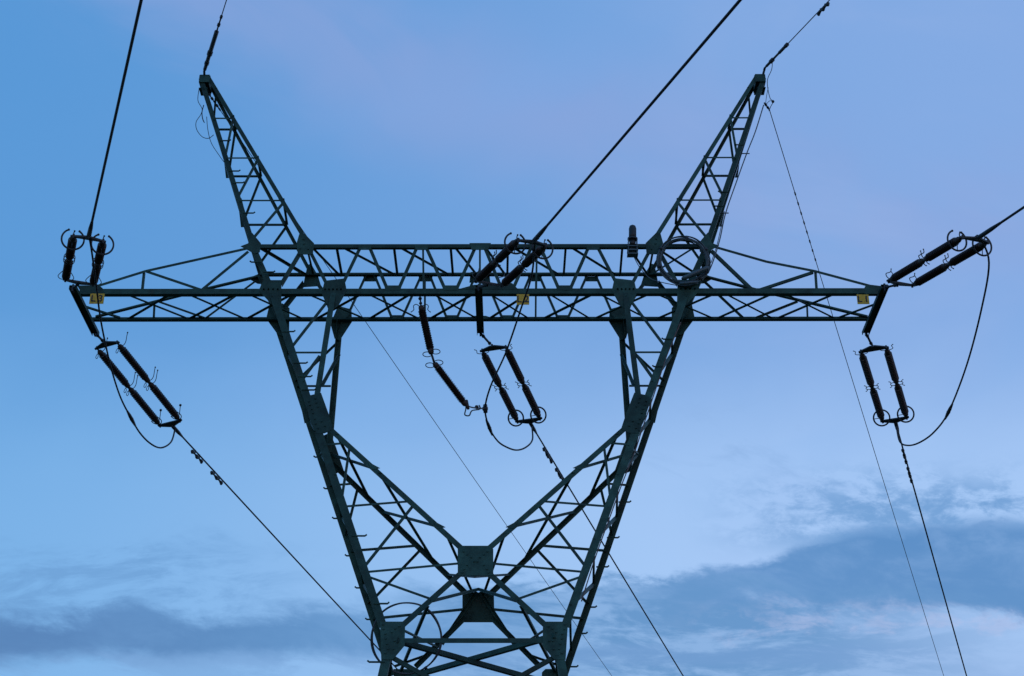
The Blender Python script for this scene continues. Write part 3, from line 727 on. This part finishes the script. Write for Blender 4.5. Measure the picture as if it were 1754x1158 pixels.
# ------------------------------------------------------------------ cable coils
def coil(label, c, u, v, r, n, thick, mat, bands=(), turns=9):
    root = thing('cable_coil', label, 'cable coil', c, None); nn_ = u.cross(v).normalized()
    b = nb(); rnd = random.Random(3)
    for k in range(turns):
        ph = rnd.uniform(0, 6.28); dr_ = rnd.uniform(-thick, thick); dn_ = rnd.uniform(-thick, thick); ex = rnd.uniform(-.012,.012); ws = 64
        pts = []
        for i in range(ws):
            t = 2*math.pi*i/ws; rr = r + dr_ + ex*math.sin(2*t+ph) + .006*math.sin(5*t+ph*2)
            pts.append(c + (u*math.cos(t) + v*math.sin(t))*rr + nn_*(dn_ + .01*math.sin(3*t+ph)))
        pts.append(pts[0]); tube(b, pts, .0125, 8, caps=False)
    part('windings', b, mat, root)
    for t in bands:
        b = nb(); q = c + (u*math.cos(t)+v*math.sin(t))*r; tg = (u*-math.sin(t)+v*math.cos(t)); tube(b, [q-tg*.03, q+tg*.03], thick+.016, 10); part('binding', b, M_DK, root)
    return root
cc = P(-DB-.12, 1171, 447)
r1 = coil('large round coil of grey cable tied to the beam below the right peak', cc, Vector((1,0,0)), Vector((0,-.12,1)).normalized(), .575, 9, .052, M_CB2, (2.6,3.4,5.4,.5,1.4), turns=12)
b = nb(); q1 = P(-DB-.22, 1168, 478); q2 = P(-DB-.22, 1214, 458); tube(b, [q1, q1.lerp(q2,.08), q1.lerp(q2,.5), q1.lerp(q2,.92), q2], .06, 12, radii=[.03,.055,.06,.055,.03]); part('splice_canister', b, M_CB2, r1)
b = nb(); q1 = P(-DB-.2, 1164, 486); q2 = P(-DB-.2, 1196, 483); tube(b, [q1, q2], .035, 10); part('splice_canister', b, M_CB2, r1)
strand('long thin cable hung from the right peak down to the large coil','cable',[(-.05,1308,180),(-.2,1294,225),(-.35,1279,263),(-.45,1262,310),(-.6,1243,365),(-.7,1233,410),(-.78,1222,446),(-.82,1213,468)], .014, M_CB, 'down_lead_cable',
       extra=lambda root, V: [part('standoff', (lambda b_: (tube(b_, [q-Vector((.13,0,0)), q+Vector((.07,0,0))], .014, 6), b_)[1])(nb()), M_DK, root) for q in (V[2], V[4])])
strand('second thin cable beside the lower right peak leg','cable',[(-.6,1241,362),(-.66,1236,385),(-.72,1228,420),(-.8,1218,450)], .009, M_CB, 'down_lead_cable')
strand('brown cable clipped down the right main leg','cable',[('LF',1166,552),('LF',1143,607),('LF',1132,640),('LF',1112,700),('LF',1100,735),('LF',1087,775),('LF',1065,830),('LF',1045,885),('LF',1018,960),('LF',996,1030)], .012, M_RED, 'clipped_cable')
strand('brown cable clipped down the inner left leg of the fork','cable',[('LR',583,552),('LR',579,590),('LR',575,640),('LR',570,700)], .010, M_RED, 'clipped_cable')
# coil low on the left leg: tilted loop around it
zc = P('LF', 690, 1093).z; cc = Vector((P('LF',697,1093).x+.0, -1.15, zc+.0)); cc = P(cc.y, 696, 1093)
r2 = coil('loop of black cable around the lower left leg of the tower', cc, Vector((1,0,0)), Vector((0,-.35,1)).normalized(), .71, 5, .018, M_CB, (5.3,), turns=3)

# bonding loops at the peaks
strand('thin bonding wire looping left of the left peak','bonding wire',[(-.1,341,152),(-.1,339,172),(-.1,346,186),(-.1,344,196),(-.1,336,209),(-.1,337,222),(-.1,346,234),(-.1,357,237),(-.1,366,231)], .0085, M_WR, 'bonding_wire')
strand('short stub of bonding wire hanging beside the left peak','bonding wire',[(-.12,349,180),(-.12,346,192),(-.12,347,203),(-.12,350,210)], .012, M_WR, 'bonding_wire')
strand('thin slack cable lying along the outside of the left peak leg','cable',[(-.2,354,200),(-.25,356,222),(-.3,362,245),(-.35,376,267),(-.38,384,278)], .008, M_WR, 'slack_cable')
strand('thin bonding wire loop right of the right peak tip','bonding wire',[(-.1,1323,100),(-.1,1322,118),(-.1,1315,135),(-.1,1315,150),(-.1,1319,168),(-.1,1324,174),(.05,1320,183),(.2,1317,190)], .009, M_WR, 'bonding_wire',
       extra=lambda root, V: part('ball_clamp', (lambda b_: (ball(b_, V[5], .04), b_)[1])(nb()), M_DK, root))
strand('short bonding wire between the right peak and its rear fitting','bonding wire',[(-.1,1316,150),(-.05,1313,165),(0,1312,178),(.1,1318,173),(.1,1324,173)], .007, M_WR, 'bonding_wire')
